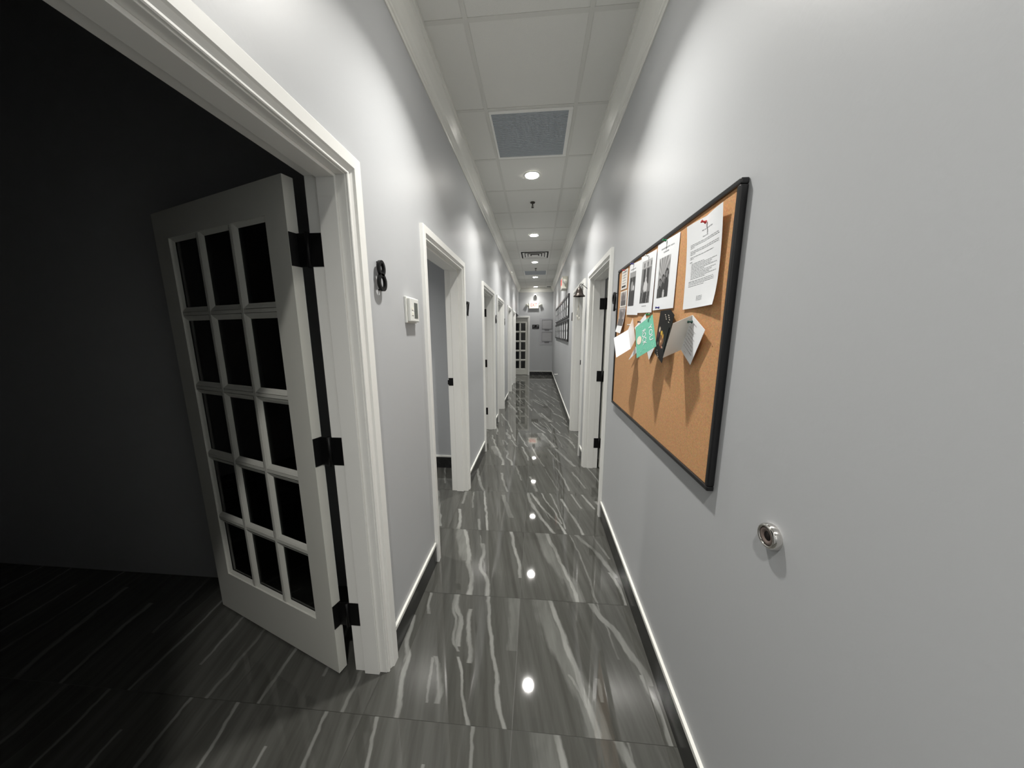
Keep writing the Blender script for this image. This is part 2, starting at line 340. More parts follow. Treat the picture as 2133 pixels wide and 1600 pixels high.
# floor: tile quads with their own prints
bm = NB(); uvl = bm.loops.layers.uv.new('tile')
keys = list(TILES.keys()); names = {k: i for i, k in enumerate(keys)}
PY, Y0 = 0.59, 0.928
seqR = {-1:'ra',0:'ra',1:'rb',2:'rc',3:'rd',4:'re',5:'rb',6:'rc',7:'ra',8:'rd',9:'rc',10:'re',11:'rb',12:'ra',13:'rc',14:'rd',15:'re',16:'rb'}
seqL = {-1:'lx',0:'la',1:'lb',2:'lc',3:'ld',4:'lb',5:'la',6:'lc',7:'ld',8:'lb',9:'la',10:'lc',11:'ld',12:'la',13:'lb',14:'lc',15:'ld',16:'lb'}
for r_ in range(-7, 21):
    for c_ in range(-6, 6):
        x0 = -0.68 + 0.6*c_; y0 = Y0 + PY*r_; g = 0.0008
        k = seqL.get(r_, 'lx') if c_ == 0 else seqR.get(r_, 're') if c_ == 1 else random.choice(['lx', 'lx', 'ld', 're'])
        if c_ == -1 and r_ in (-1, 0): k = 'lx'
        vs = [bm.verts.new((x, y, 0)) for x, y in ((x0+g,y0+g),(x0+0.6-g,y0+g),(x0+0.6-g,y0+PY-g),(x0+g,y0+PY-g))]
        f = bm.faces.new(vs); f.material_index = names[k]
        for l, q in zip(f.loops, ((0,0),(1,0),(1,1),(0,1))): l[uvl].uv = q
gi = len(keys)
vs = [bm.verts.new(p) for p in ((-4.3,-3.3,-0.0008),(3.5,-3.3,-0.0008),(3.5,13.4,-0.0008),(-4.3,13.4,-0.0008))]
bm.faces.new(vs).material_index = gi
obj('floor', bm, [TILES[k] for k in keys]+['grout'], kind='structure')

# baseboards: dark tile with a white cap
def baseboard(name, segs, placer):
    bm = NB(); uvl = bm.loops.layers.uv.new('tile'); cb = NB()
    for a, b_ in segs:
        n = max(1, int(abs(b_-a)/0.6))
        for i in range(n):
            p, q = a+(b_-a)*i/n, a+(b_-a)*(i+1)/n
            vs = placer(bm, p+0.0006, q-0.0006, 0.0, 0.128, 0.010)
        placer(cb, a, b_, 0.128, 0.146, 0.012)
    for f in bm.faces:
        for l in f.loops: l[uvl].uv = ((l.vert.co.x+l.vert.co.y)*1.7, l.vert.co.z*7)
    o = obj(name, bm, 'basetile', kind='structure'); obj('cap_strip', cb, 'cap', o)
baseboard('baseboard_left', [(YB,0.08),(1.157,1.753),(2.757,3.668),(4.665,4.985),(5.975,6.825),(7.795,8.145),(9.135,YLE)], lambda bm, a, b_, z0, z1, t: box(bm, XL, XL+t, a, b_, z0, z1))
baseboard('baseboard_right', [(YB,2.346),(3.364,3.615),(4.675,YF)], lambda bm, a, b_, z0, z1, t: box(bm, XR-t, XR, a, b_, z0, z1))
baseboard('baseboard_far', [(-2.5,FD0-0.075),(FD1+0.075,XR)], lambda bm, a, b_, z0, z1, t: box(bm, a, b_, YF-t, YF, z0, z1))
baseboard('baseboard_room', [(-3.9,XI)], lambda bm, a, b_, z0, z1, t: box(bm, a, b_, 3.18-t, 3.18, z0, z1))

# ------------------------------------------------------------------ doors
CAS = [(0.003,0),(0.003,0.008),(0.006,0.010),(0.011,0.010),(0.014,0.006),(0.018,0.008),(0.027,0.014),(0.030,0.021),(0.067,0.022),(0.070,0.020),(0.070,0.0)]
def casing_bm(P, y0, y1, zt):
    """U-shaped mitred casing around an opening; P(a, out, z) -> Vector (a along the wall, out from it)"""
    bm = NB(); n = len(CAS)
    rings = []
    for corner in range(4):
        ring = []
        for t, o in CAS:
            a = (y0 - t) if corner in (0, 1) else (y1 + t)
            z = 0.0 if corner in (0, 3) else zt + t
            ring.append(bm.verts.new(P(a, o, z)))
        rings.append(ring)
    for A, B in zip(rings, rings[1:]):
        for i in range(n): bm.faces.new((A[i], A[(i+1)%n], B[(i+1)%n], B[i]))
    bm.faces.new(rings[0]); bm.faces.new(rings[-1][::-1])
    return bm
def french_leaf(parent, MT, W, Ht, th=0.038, cols=3, rows_=5, stile=0.115, top=0.115, bot=0.235, mun=0.03):
    """leaf in local coords: x 0..W from the hinge edge, y 0..th, z 0..Ht"""
    bm = NB()
    box(bm, 0, stile, 0, th, 0, Ht, M_=MT); box(bm, W-stile, W, 0, th, 0, Ht, M_=MT)
    box(bm, stile, W-stile, 0, th, 0, bot, M_=MT); box(bm, stile, W-stile, 0, th, Ht-top, Ht, M_=MT)
    leaf = obj('door_leaf', bm, 'door', parent)
    gw = (W-2*stile-(cols-1)*mun)/cols; gh = (Ht-top-bot-(rows_-1)*mun)/rows_
    bm = NB()
    for i in range(1, cols):
        x = stile + i*gw + (i-1)*mun
        box(bm, x+0.008, x+mun-0.008, 0.004, th-0.004, bot, Ht-top, M_=MT)
    for j in range(1, rows_):
        z = bot + j*gh + (j-1)*mun
        box(bm, stile, W-stile, 0.0045, th-0.0045, z+0.008, z+mun-0.008, M_=MT)
    # moulded bead around every pane
    bw = 0.015
    for i in range(cols):
        for j in range(rows_):
            x0 = stile + i*(gw+mun); x1 = x0+gw; z0 = bot + j*(gh+mun); z1 = z0+gh
            for ya, yb in ((0.004, 0.015), (th-0.004, th-0.015)):
                outer = [(x0-0.006,z0-0.006),(x1+0.006,z0-0.006),(x1+0.006,z1+0.006),(x0-0.006,z1+0.006)]
                if i == 0: outer[0] = (x0, outer[0][1]); outer[3] = (x0, outer[3][1])
                if i == cols-1: outer[1] = (x1, outer[1][1]); outer[2] = (x1, outer[2][1])
                mid = [(x0+0.003,z0+0.003),(x1-0.003,z0+0.003),(x1-0.003,z1-0.003),(x0+0.003,z1-0.003)]
                inner = [(x0+bw,z0+bw),(x1-bw,z0+bw),(x1-bw,z1-bw),(x0+bw,z1-bw)]
                ym = ya+(yb-ya)*0.35
                vo = [bm.verts.new(MT @ Vector((x, ya, z))) for x, z in outer]
                vm = [bm.verts.new(MT @ Vector((x, ym, z))) for x, z in mid]
                vi = [bm.verts.new(MT @ Vector((x, yb, z))) for x, z in inner]
                for k in range(4):
                    l = (k+1) % 4
                    bm.faces.new((vo[k], vo[l], vm[l], vm[k])); bm.faces.new((vm[k], vm[l], vi[l], vi[k]))
    obj('muntin_grid', bm, 'door', leaf)
    for i in range(cols):
        for j in range(rows_):
            x0 = stile + i*(gw+mun); z0 = bot + j*(gh+mun)
            g = NB(); box(g, x0+0.002, x0+gw-0.002, th/2-0.002, th/2+0.002, z0+0.002, z0+gh-0.002, M_=MT)
            obj('glass_pane', g, 'glass', leaf)
    return leaf
HZ = ((0.24, 0.352), (0.99, 1.105), (1.745, 1.858))
def door(n, s, xw, y0, y1, leaf=None, strike=False, corner=(0.19, -0.018), ang=108, W=0.90):
    """s=-1 left wall, +1 right wall; far jamb at y1"""
    root = thing('door_%d' % n, (xw + s*T/2, (y0+y1)/2, 0), kind='structure')
    X = lambda d: xw + s*d
    bm = casing_bm(lambda a, o, z: Vector((X(-o), a, z)), y0, y1, DH)
    obj('casing', bm, 'trim', root)
    bm = NB(); a, b_ = sorted((X(-0.001), X(T+0.001)))
    box(bm, a, b_, y0-0.02, y0, 0, DH+0.02); box(bm, a, b_, y1, y1+0.02, 0, DH+0.02); box(bm, a, b_, y0, y1, DH, DH+0.02)
    sa, sb = sorted((X(0.030), X(0.097)))
    box(bm, sa, sb, y0, y0+0.011, 0, DH); box(bm, sa, sb, y1-0.011, y1, 0, DH); box(bm, sa, sb, y0+0.011, y1-0.011, DH-0.011, DH)
    jamb = obj('jamb', bm, 'trim', root, bevel=0.0015)
    if strike:
        bm = NB(); a, b_ = sorted((X(0.100), X(0.142))); box(bm, a, b_, y1-0.002, y1+0.001, 1.035, 1.105)
        a2, b2 = sorted((X(0.112), X(0.150))); box(bm, a2, b2, y1-0.003, y1, 1.045, 1.085)
        obj('strike_plate', bm, 'black', jamb)
    if leaf:
        # leaf local frame: x away from the hinge, y = thickness
        ox = X(corner[0]); oy = y1 + corner[1]; t = R(ang-90)
        d = Vector((s*math.cos(t), math.sin(t), 0)); nn = Vector((-s*math.sin(t), math.cos(t), 0))
        MT = Matrix(((d.x, nn.x, 0, ox), (d.y, nn.y, 0, oy), (0, 0, 1, 0.012), (0, 0, 0, 1)))
        lf = french_leaf(root, MT, W, DH-0.014)
        for z0, z1 in HZ:
            bm = NB()
            a, b_ = sorted((X(0.096), X(0.147))); box(bm, a, b_, y1-0.002, y1+0.0005, z0, z1)          # leaf on the jamb
            pin = Vector((X(0.155), y1-0.004, 0))
            cyl(bm, pin+Vector((0,0,z0-0.003)), pin+Vector((0,0,z1+0.003)), 0.0075, seg=16)
            box(bm, -0.0025, 0.0005, 0.001, 0.037, z0-0.012, z1-0.012, M_=MT)                              # leaf on the door edge
            e = MT @ Vector((-0.001, 0.030, 0))
            q = [(pin.x, pin.y), (e.x, e.y)]
            dv = (e-Vector((pin.x,pin.y,0.012))); dv.z = 0; nv = Vector((-dv.y, dv.x, 0)).normalized()*0.0018
            poly = [(q[0][0]+nv.x,q[0][1]+nv.y),(q[1][0]+nv.x,q[1][1]+nv.y),(q[1][0]-nv.x,q[1][1]-nv.y),(q[0][0]-nv.x,q[0][1]-nv.y)]
            prism(bm, poly, lambda p, t_: Vector((p[0], p[1], t_)), z0, z1)
            obj('hinge', bm, 'black', jamb)
    return root
door(1, -1, XL, *OPEN_L[0], leaf=True, ang=107.8, W=0.92, corner=(0.205,-0.028))
door(2, -1, XL, *OPEN_L[1], strike=True)
door(3, -1, XL, *OPEN_L[2], leaf=True, ang=97, W=0.85, corner=(0.17, -0.018))
door(4, -1, XL, *OPEN_L[3], strike=True)
door(5, -1, XL, *OPEN_L[4], strike=True)
door(6, -1, XL, *OPEN_L[5], strike=True)
door(7, 1, XR, *OPEN_R[0], leaf=True, ang=97, W=0.86, corner=(0.17, -0.018))
door(8, 1, XR, *OPEN_R[1], strike=True)
# closed French door in the far wall
root = thing('door_9', ((FD0+FD1)/2, YF+0.06, 0), kind='structure')
obj('casing', casing_bm(lambda a, o, z: Vector((a, YF-o, z)), FD0, FD1, FDH), 'trim', root)
bm = NB(); box(bm, FD0-0.02, FD0, YF-0.001, YF+0.12, 0, FDH+0.02); box(bm, FD1, FD1+0.02, YF-0.001, YF+0.12, 0, FDH+0.02); box(bm, FD0, FD1, YF-0.001, YF+0.12, FDH, FDH+0.02)
obj('jamb', bm, 'trim', root)
MT = Matrix(((1,0,0,FD0+0.003),(0,1,0,YF+0.030),(0,0,1,0.010),(0,0,0,1)))
lf = french_leaf(root, MT, FD1-FD0-0.006, FDH-0.014, stile=0.07, top=0.15, bot=0.21, mun=0.034)
bm = NB(); lathe(bm, [(0.0,0.0),(0.026,0.0),(0.026,0.006),(0.010,0.010),(0.010,0.035),(0.024,0.045),(0.026,0.055),(0.018,0.066),(0,0.068)], (FD0+0.035, YF+0.030, 0.98), (0,-1,0), seg=20)
obj('door_knob', bm, 'steel', lf)

# ------------------------------------------------------------------ ceiling fixtures
ORD = {1.44:'just above the viewer, nearest', 3.25:'nearest in view, beyond the square air grille', 5.10:'second in view, before the louvred air diffuser', 6.95:'third in view, just past the louvred air diffuser', 8.755:'fourth in view, beyond the flat air grille', 10.55:'farthest, close to the far wall', -0.39:'behind the viewer', -2.22:'at the back end of the corridor'}
def downlight(x, y, label, lens_m, watts, group='downlights along the corridor ceiling'):
    t = thing('recessed_downlight', (x, y, H), label, 'ceiling light', group)
    bm = NB(); lathe(bm, [(0.064,-0.0045),(0.066,-0.009),(0.072,-0.010),(0.080,-0.007),(0.083,-0.0035),(0.060,-0.0030),(0.060,-0.0045),(0.064,-0.0045)], (x, y, H), (0,0,1), seg=36)
    obj('trim_ring', bm, 'plastic', t)
    bm = NB(); lathe(bm, [(0.0,-0.0085),(0.04,-0.0078),(0.064,-0.0062),(0.0645,-0.0035),(0.0,-0.0035)], (x, y, H), (0,0,1), seg=36)
    obj('lens', bm, lens_m, t)
    ld = bpy.data.lights.new('beam', 'AREA'); ld.shape = 'DISK'; ld.size = 0.085; ld.energy = watts; ld.color = (1.0, 0.975, 0.93); ld.spread = R(116)
    lo = bpy.data.objects.new('beam', ld); C.objects.link(lo); lo.location = (0, 0, -0.011); lo.parent = t
for y in LAMP_Y: downlight(LAMP_X, y, 'round white recessed ceiling downlight, '+ORD[y], 'lens', LAMP_W*(0.30 if y > 10 else 1.0))
def sprinkler(x, y, label):
    t = thing('fire_sprinkler', (x, y, H), label, 'sprinkler', 'ceiling sprinklers')
    bm = NB(); lathe(bm, [(0,-0.004),(0.030,-0.004),(0.026,-0.012),(0.010,-0.016),(0.009,-0.004)], (x, y, H), (0,0,1), seg=24); obj('escutcheon', bm, 'sprink', t)
    bm = NB(); cyl(bm, (x,y,H-0.010), (x,y,H-0.036), 0.007)
    tube(bm, [(x-0.008,y,H-0.036),(x-0.012,y,H-0.046),(x-0.004,y,H-0.058)], 0.0022); tube(bm, [(x+0.008,y,H-0.036),(x+0.012,y,H-0.046),(x+0.004,y,H-0.058)], 0.0022)
    cyl(bm, (x,y,H-0.036),(x,y,H-0.058), 0.003, 0.004)
    obj('head', bm, 'sprink', t)
    bm = NB()
    for i in range(12):
        a = 2*math.pi*i/12; box(bm, 0.002, 0.016, -0.0028, 0.0028, -0.0605, -0.0590, M_=Matrix.Translation((x,y,H)) @ Matrix.Rotation(a, 4, 'Z'))
    cyl(bm, (x,y,H-0.0605),(x,y,H-0.0588), 0.009); obj('deflector', bm, 'sprink', t)
sprinkler(-0.07, 3.88, 'small dark fire sprinkler on ceiling between the two nearest downlights')
sprinkler(-0.05, 7.60, 'small dark fire sprinkler on ceiling before the flat air grille')
def cell(k): return TY0+0.61*k, TY0+0.61*(k+1)
downlight(-2.4, 2.4, 'round ceiling downlight inside the room behind the second left doorway', 'lens', 4.0, 'downlights inside the side rooms')
downlight(-2.4, 5.6, 'round ceiling downlight inside the room behind the fourth left doorway', 'lens', 2.0, 'downlights inside the side rooms')
downlight(-2.4, 4.1, 'round ceiling downlight inside the room behind the third left doorway', 'lens', 2.0, 'downlights inside the side rooms')
downlight(1.9, 2.4, 'round ceiling downlight inside the room behind doorway 9', 'lens', 2.0, 'downlights inside the side rooms')
downlight(1.9, 4.5, 'round ceiling downlight inside the room behind the bell doorway', 'lens', 2.0, 'downlights inside the side rooms')
# square return grille with fine ribs
y0, y1 = cell(1); t = thing('air_grille', (-0.0625, (y0+y1)/2, H), 'large square grey ribbed air grille in ceiling before the nearest downlight', 'air vent')
bm = NB(); a0, a1 = TX[0]+0.013, TX[1]-0.013; b0, b1 = y0+0.013, y1-0.013; w = 0.026
box(bm, a0, a1, b0, b0+w, H-0.008, H+0.01); box(bm, a0, a1, b1-w, b1, H-0.008, H+0.01); box(bm, a0, a0+w*0.6, b0+w, b1-w, H-0.008, H+0.01); box(bm, a1-w*1.1, a1, b0+w, b1-w, H-0.008, H+0.01)
obj('frame', bm, 'trim', t, bevel=0.002)
bm = NB()
n = 46
for i in range(n):
    y = b0+w+(b1-b0-2*w)*(i+0.5)/n
    box(bm, a0+w*0.6, a1-w*1.1, y-0.0028, y+0.0028, H-0.006, H+0.002)
box(bm, a0+w*0.6, a1-w*1.1, b0+w, b1-w, H-0.0025, H+0.008); obj('louvre_panel', bm, 'grille', t)
# louvred supply diffuser: nested square cones
y0, y1 = cell(7); yc = (y0+y1)/2; t = thing('air_diffuser', (-0.0625, yc, H), 'square white louvred air diffuser in ceiling between second and third downlights', 'air vent')
def ringbm(bm, r0, z0, r1, z1, th=0.002):
    A = [bm.verts.new((-0.0625+sx*r0, yc+sy*r0, z0)) for sx, sy in ((-1,-1),(1,-1),(1,1),(-1,1))]
    B = [bm.verts.new((-0.0625+sx*r1, yc+sy*r1, z1)) for sx, sy in ((-1,-1),(1,-1),(1,1),(-1,1))]
    for i in range(4): bm.faces.new((A[i], A[(i+1)%4], B[(i+1)%4], B[i]))
bm = NB(); ringbm(bm, 0.292, H-0.004, 0.262, H-0.012); ringbm(bm, 0.262, H-0.012, 0.262, H-0.002); obj('frame', bm, 'trim', t)
bm = NB()
for r in (0.235, 0.180, 0.125):
    ringbm(bm, r, H-0.022, r-0.042, H-0.001); ringbm(bm, r, H-0.022, r-0.003, H-0.024)
cc = 0.062; box(bm, -0.0625-cc, -0.0625+cc, yc-cc, yc+cc, H-0.026, H-0.022); obj('louvre', bm, 'trim', t)
bm = NB(); box(bm, -0.0625-0.262, -0.0625+0.262, yc-0.262, yc+0.262, H-0.0028, H-0.0018); obj('throat', bm, 'ventdark', t)
# flat return grille farther on
y0, y1 = cell(10); t = thing('air_grille', (-0.0625, (y0+y1)/2, H), 'flat rectangular grey air grille in ceiling between third and fourth downlights', 'air vent')
bm = NB(); b0, b1 = y0+0.013, y1-0.013
box(bm, a0, a1, b0, b0+w, H-0.008, H+0.01); box(bm, a0, a1, b1-w, b1, H-0.008, H+0.01); box(bm, a0, a0+w, b0+w, b1-w, H-0.008, H+0.01); box(bm, a1-w, a1, b0+w, b1-w, H-0.008, H+0.01)
obj('frame', bm, 'trim', t, bevel=0.002)
bm = NB()
for i in range(n):
    y = b0+w+(b1-b0-2*w)*(i+0.5)/n; box(bm, a0+w, a1-w, y-0.0028, y+0.0028, H-0.006, H+0.002)
box(bm, a0+w, a1-w, b0+w, b1-w, H-0.0025, H+0.008); obj('louvre_panel', bm, 'grille', t)
# small slot vent by the far right corner
t = thing('slot_vent', (0.37, 10.55, H), 'small slotted air vent in ceiling at the far right corner', 'air vent')
bm = NB(); box(bm, 0.28, 0.455, 10.44, 10.47, H-0.008, H-0.001); box(bm, 0.28, 0.455, 10.63, 10.66, H-0.008, H-0.001); box(bm, 0.28, 0.30, 10.47, 10.63, H-0.008, H-0.001); box(bm, 0.435, 0.455, 10.47, 10.63, H-0.008, H-0.001); obj('frame', bm, 'trim', t)
bm = NB(); box(bm, 0.30, 0.435, 10.47, 10.63, H-0.004, H-0.0015); obj('throat', bm, 'ventdark', t)

# ------------------------------------------------------------------ left wall things
def number(txt, s, xw, yc, zb, hgt, label, width=1.0, name='house_number'):
    """raised black numeral read from the corridor"""
    def fn(x, y, z): return Vector((xw - s*(0.012+z), yc + (x*width if s < 0 else -x*width), zb+y))
    bm = text_bm(txt, hgt/0.70, 0.010, fn, bold=0.0028)
    o = obj(name, bm, 'black', label=label, category='door number', group='raised black door numbers')
    return o
def eight():
    bm = NB(); n = 40
    def P(y, z, o): return Vector((XL+0.012+o, 1.258+y, 1.742+z))
    for zc, ry, rz in ((0.030, 0.026, 0.031), (-0.026, 0.031, 0.035)):
        L1 = [(ry*math.cos(2*math.pi*i/n), zc+rz*math.sin(2*math.pi*i/n)) for i in range(n)]
        L2 = [((ry-0.0125)*math.cos(2*math.pi*i/n), zc+(rz-0.011)*math.sin(2*math.pi*i/n)) for i in range(n)]
        V = [[bm.verts.new(P(y, z, o)) for y, z in L] for L, o in ((L1, 0), (L1, 0.012), (L2, 0.012), (L2, 0))]
        for A, B in zip(V, V[1:]+V[:1]):
            for i in range(n): bm.faces.new((A[i], A[(i+1)%n], B[(i+1)%n], B[i]))
    for z in (0.055, -0.055): cyl(bm, (XL, 1.258, 1.742+z), (XL+0.013, 1.258, 1.742+z), 0.003, seg=8)
    obj('house_number', bm, 'black', label='raised black number 8 beside the open French door', category='door number', group='raised black door numbers')
eight()
number('7', -1, XL, 2.87, 1.670, 0.125, 'raised black number 7 on left wall past the second doorway')
number('6', -1, XL, 4.83, 1.660, 0.125, 'raised black number 6 on left wall past the third doorway')
number('5', -1, XL, 6.10, 1.660, 0.125, 'raised black number 5 on left wall past the fourth doorway')
def nine():
    """ring with a straight leaning leg"""
    bm = NB(); yc, zc = 2.205, 1.742; n = 40
    def P(y, z, o): return Vector((XR-0.012-o, yc-y, zc+z))
    ro, ri = [], []
    for i in range(n):
        a = 2*math.pi*i/n; ro.append((0.036*math.cos(a), 0.040*math.sin(a))); ri.append((0.019*math.cos(a), 0.025*math.sin(a)))
    V = [[bm.verts.new(P(y, z, o)) for y, z in L] for L, o in ((ro, 0), (ro, 0.010), (ri, 0.010), (ri, 0))]
    for A, B in zip(V, V[1:]+V[:1]):
        for i in range(n): bm.faces.new((A[i], A[(i+1)%n], B[(i+1)%n], B[i]))
    prism(bm, [(0.018,0.0),(0.036,0.004),(0.026,-0.088),(0.006,-0.088)], lambda p, t: P(p[0], p[1], t), 0.0, 0.0105)
    for y, z in ((0.0, 0.032), (0.016, -0.075)): cyl(bm, (XR, yc-y, zc+z), (XR-0.013, yc-y, zc+z), 0.003, seg=8)
    obj('house_number', bm, 'black', label='raised black number 9 between doorway and cork board', category='door number', group='raised black door numbers')
nine()
number('10', 1, XR, 4.80, 1.690, 0.120, 'raised black number 10 on right wall past the bell doorway', width=0.8)
for yy, lab in ((8.0, 'small grey door plaque on left wall between the two farthest left doorways'), (9.26, 'small grey door plaque on left wall after the farthest left doorway')):
    bm = NB(); box(bm, XL, XL+0.006, yy-0.05, yy+0.05, 1.66, 1.80); obj('door_plaque', bm, 'certcap', bevel=0.002, label=lab, category='door plaque', group='grey door plaques')
# thermostat
t = thing('thermostat', (XL, 1.555, 1.565), 'white wall thermostat with grey display beside the second doorway', 'thermostat')
bm = NB(); box(bm, XL, XL+0.012, 1.497, 1.622, 1.560, 1.690); obj('back_plate', bm, 'plastic', t, bevel=0.003)
bm = NB(); box(bm, XL+0.012, XL+0.030, 1.503, 1.612, 1.566, 1.684); obj('body', bm, 'plastic', t, bevel=0.005)
bm = NB(); box(bm, XL+0.029, XL+0.0312, 1.550, 1.592, 1.585, 1.662); obj('display', bm, 'screen', t)
bm = NB()
for k in range(2): box(bm, XL+0.029, XL+0.0325, 1.520, 1.536, 1.60+k*0.025, 1.612+k*0.025)
obj('button', bm, 'plasticcream', t)

# ------------------------------------------------------------------ right wall things
XBF = XR-0.022                                    # front of the board frame
BY0, BY1, BZ0, BZ1 = 0.905, 2.118, 1.030, 1.905
t = thing('bulletin_board', (XR, (BY0+BY1)/2, BZ0), 'black framed cork bulletin board hung on the right wall', 'bulletin board')
bm = NB(); fw = 0.016
box(bm, XBF, XR, BY0, BY1, BZ0, BZ0+fw); box(bm, XBF, XR, BY0, BY1, BZ1-fw, BZ1); box(bm, XBF, XR, BY0, BY0+fw, BZ0+fw, BZ1-fw); box(bm, XBF, XR, BY1-fw, BY1, BZ0+fw, BZ1-fw)
obj('frame', bm, 'frame', t, bevel=0.004)
XC = XR-0.015
bm = NB(); box(bm, XC, XR-0.004, BY0+fw, BY1-fw, BZ0+fw, BZ1-fw); obj('cork_sheet', bm, 'cork', t)
bm = NB(); cyl(bm, (XC-0.0006, 0.968, 1.468), (XC+0.0002, 0.968, 1.468), 0.0022, seg=10); obj('pin_hole', bm, 'brown', t)

XP = XC-0.0012
def sheet_grid(bm, corner, bulge, nu=14, nv=18, th=0.0003, mi=0):
    """corner: TL,TR,BR,BL as (y,z); bulge(u,v)->distance off the board"""
    TL, TR, BR, BL = corner
    def P(u, v, o):
        y = (TL[0]*(1-u)+TR[0]*u)*(1-v)+(BL[0]*(1-u)+BR[0]*u)*v; z = (TL[1]*(1-u)+TR[1]*u)*(1-v)+(BL[1]*(1-u)+BR[1]*u)*v
        return Vector((XP-bulge(u, v)-o, y, z))
    g = [[bm.verts.new(P(i/nu, j/nv, 0)) for i in range(nu+1)] for j in range(nv+1)]
    for j in range(nv):
        for i in range(nu):
            f = bm.faces.new((g[j][i], g[j][i+1], g[j+1][i+1], g[j+1][i])); f.smooth = True; f.material_index = mi
    return P
def lines_on(P, rows_, mi_mat, parent, name='printed_text'):
    """rows: (u0,u1,v,h) little ink runs drawn as broken word dashes"""
    bm = NB(); rnd = random.Random(7)
    for u0, u1, v, h in rows_:
        u = u0
        while u < u1-0.01:
            w_ = min(u1, u + rnd.uniform(0.03, 0.09)); n_ = 3
            for k in range(n_):
                a, b_ = u+(w_-u)*k/n_, u+(w_-u)*(k+1)/n_
                bm.faces.new([bm.verts.new(P(x, y, 0.0005)) for x, y in ((a,v),(b_,v),(b_,v+h),(a,v+h))])
            u = w_ + 0.012
    return obj(name, bm, mi_mat, parent)
def photo_on(P, u0, u1, v0, v1, fn, parent, nu=36, nv=48):
    bm = NB(); cl = bm.loops.layers.float_color.new('print')
    for j in range(nv):
        for i in range(nu):
            a, b_ = i/nu, (i+1)/nu; c, d = j/nv, (j+1)/nv
            f = bm.faces.new([bm.verts.new(P(u0+(u1-u0)*x, v0+(v1-v0)*y, 0.0006)) for x, y in ((a,c),(b_,c),(b_,d),(a,d))])
            q = None
            for l, (sx, sy) in zip(f.loops, ((a,c),(b_,c),(b_,d),(a,d))):
                q = fn(sx, sy); q = q if isinstance(q, tuple) else (q, q, q)
                l[cl] = tuple(s2l(255*max(0.0, min(1.0, k))) for k in q)+(1,)
    return obj('photo_print', bm, 'photo', parent)
def inside(x, y, cx, cy, rx, ry): return ((x-cx)/rx)**2+((y-cy)/ry)**2 < 1
def ph_group(x, y):            # bright rays above, three people in dark clothes
    r = 0.62+0.22*math.sin(math.atan2(y-0.5, x-0.45)*14)*max(0, 0.7-y)
    for cx, cy, s in ((0.22,0.60,1.0),(0.50,0.52,1.0),(0.80,0.42,1.15)):
        if inside(x, y, cx, cy+0.42, 0.19*s, 0.36): r = 0.17+0.05*math.sin(30*x+20*y)
        if inside(x, y, cx, cy+0.02, 0.13*s, 0.12*s): r = 0.13
        if inside(x, y, cx, cy+0.03, 0.07*s, 0.075*s): r = 0.52
    if inside(x, y, 0.62, 0.97, 0.09, 0.16): r = 0.78
    if y > 0.75 and x < 0.3: r = 0.22+0.1*math.sin(40*x)
    return r
def ph_couple(x, y):           # awning and window behind a person holding something light
    r = 0.72 if y < 0.18 else 0.5
    if 0.05 < y < 0.16: r = 0.62+0.15*math.sin(18*x)
    if 0.2 < y < 0.55 and 0.22 < x < 0.8: r = 0.22 if abs(x-0.5) > 0.03 else 0.75
    if inside(x, y, 0.32, 0.72, 0.26, 0.24): r = 0.42+0.2*math.sin(30*x)*math.sin(22*y)
    if inside(x, y, 0.52, 0.45, 0.09, 0.07): r = 0.78
    if inside(x, y, 0.52, 0.62, 0.2, 0.14): r = 0.82
    if y > 0.74: r = 0.22+0.3*(math.sin(26*x+9*y) > 0.6)
    if inside(x, y, 0.55, 0.9, 0.12, 0.18): r = 0.12
    return r
def ph_dark(x, y):
    r = 0.62 if y < 0.15 else 0.3+0.08*math.sin(17*x)
    if inside(x, y, 0.3, 0.3, 0.16, 0.12): r = 0.15
    if inside(x, y, 0.75, 0.28, 0.14, 0.12): r = 0.18
    if inside(x, y, 0.5, 0.42, 0.22, 0.14): r = 0.62
    if inside(x, y, 0.75, 0.48, 0.14, 0.07): r = 0.82
    if y > 0.55: r = 0.2+0.07*math.sin(24*x)
    return r
def ph_small(k):
    def f(x, y):
        r = 0.62+0.16*math.sin(9*x+k)*math.sin(7*y+2*k)
        if inside(x, y, 0.45, 0.42, 0.26, 0.26): r = 0.45+0.12*math.sin(25*x*k)
        if y > 0.62: r = 0.38+0.1*math.sin(19*x)
        return (r*1.02, r*0.97, r*0.96)
    return f
def paper(corner, label, bulge=None, m='paper', name='pinned_sheet', cat='paper', lift=0.0):
    b_ = (lambda u, v: 0.0) if bulge is None else bulge
    bm = NB(); P = sheet_grid(bm, corner, lambda u, v: b_(u, v)+lift)
    o = obj(name, bm, m, label=label, category=cat, group='papers pinned on the cork board')
    return o, P
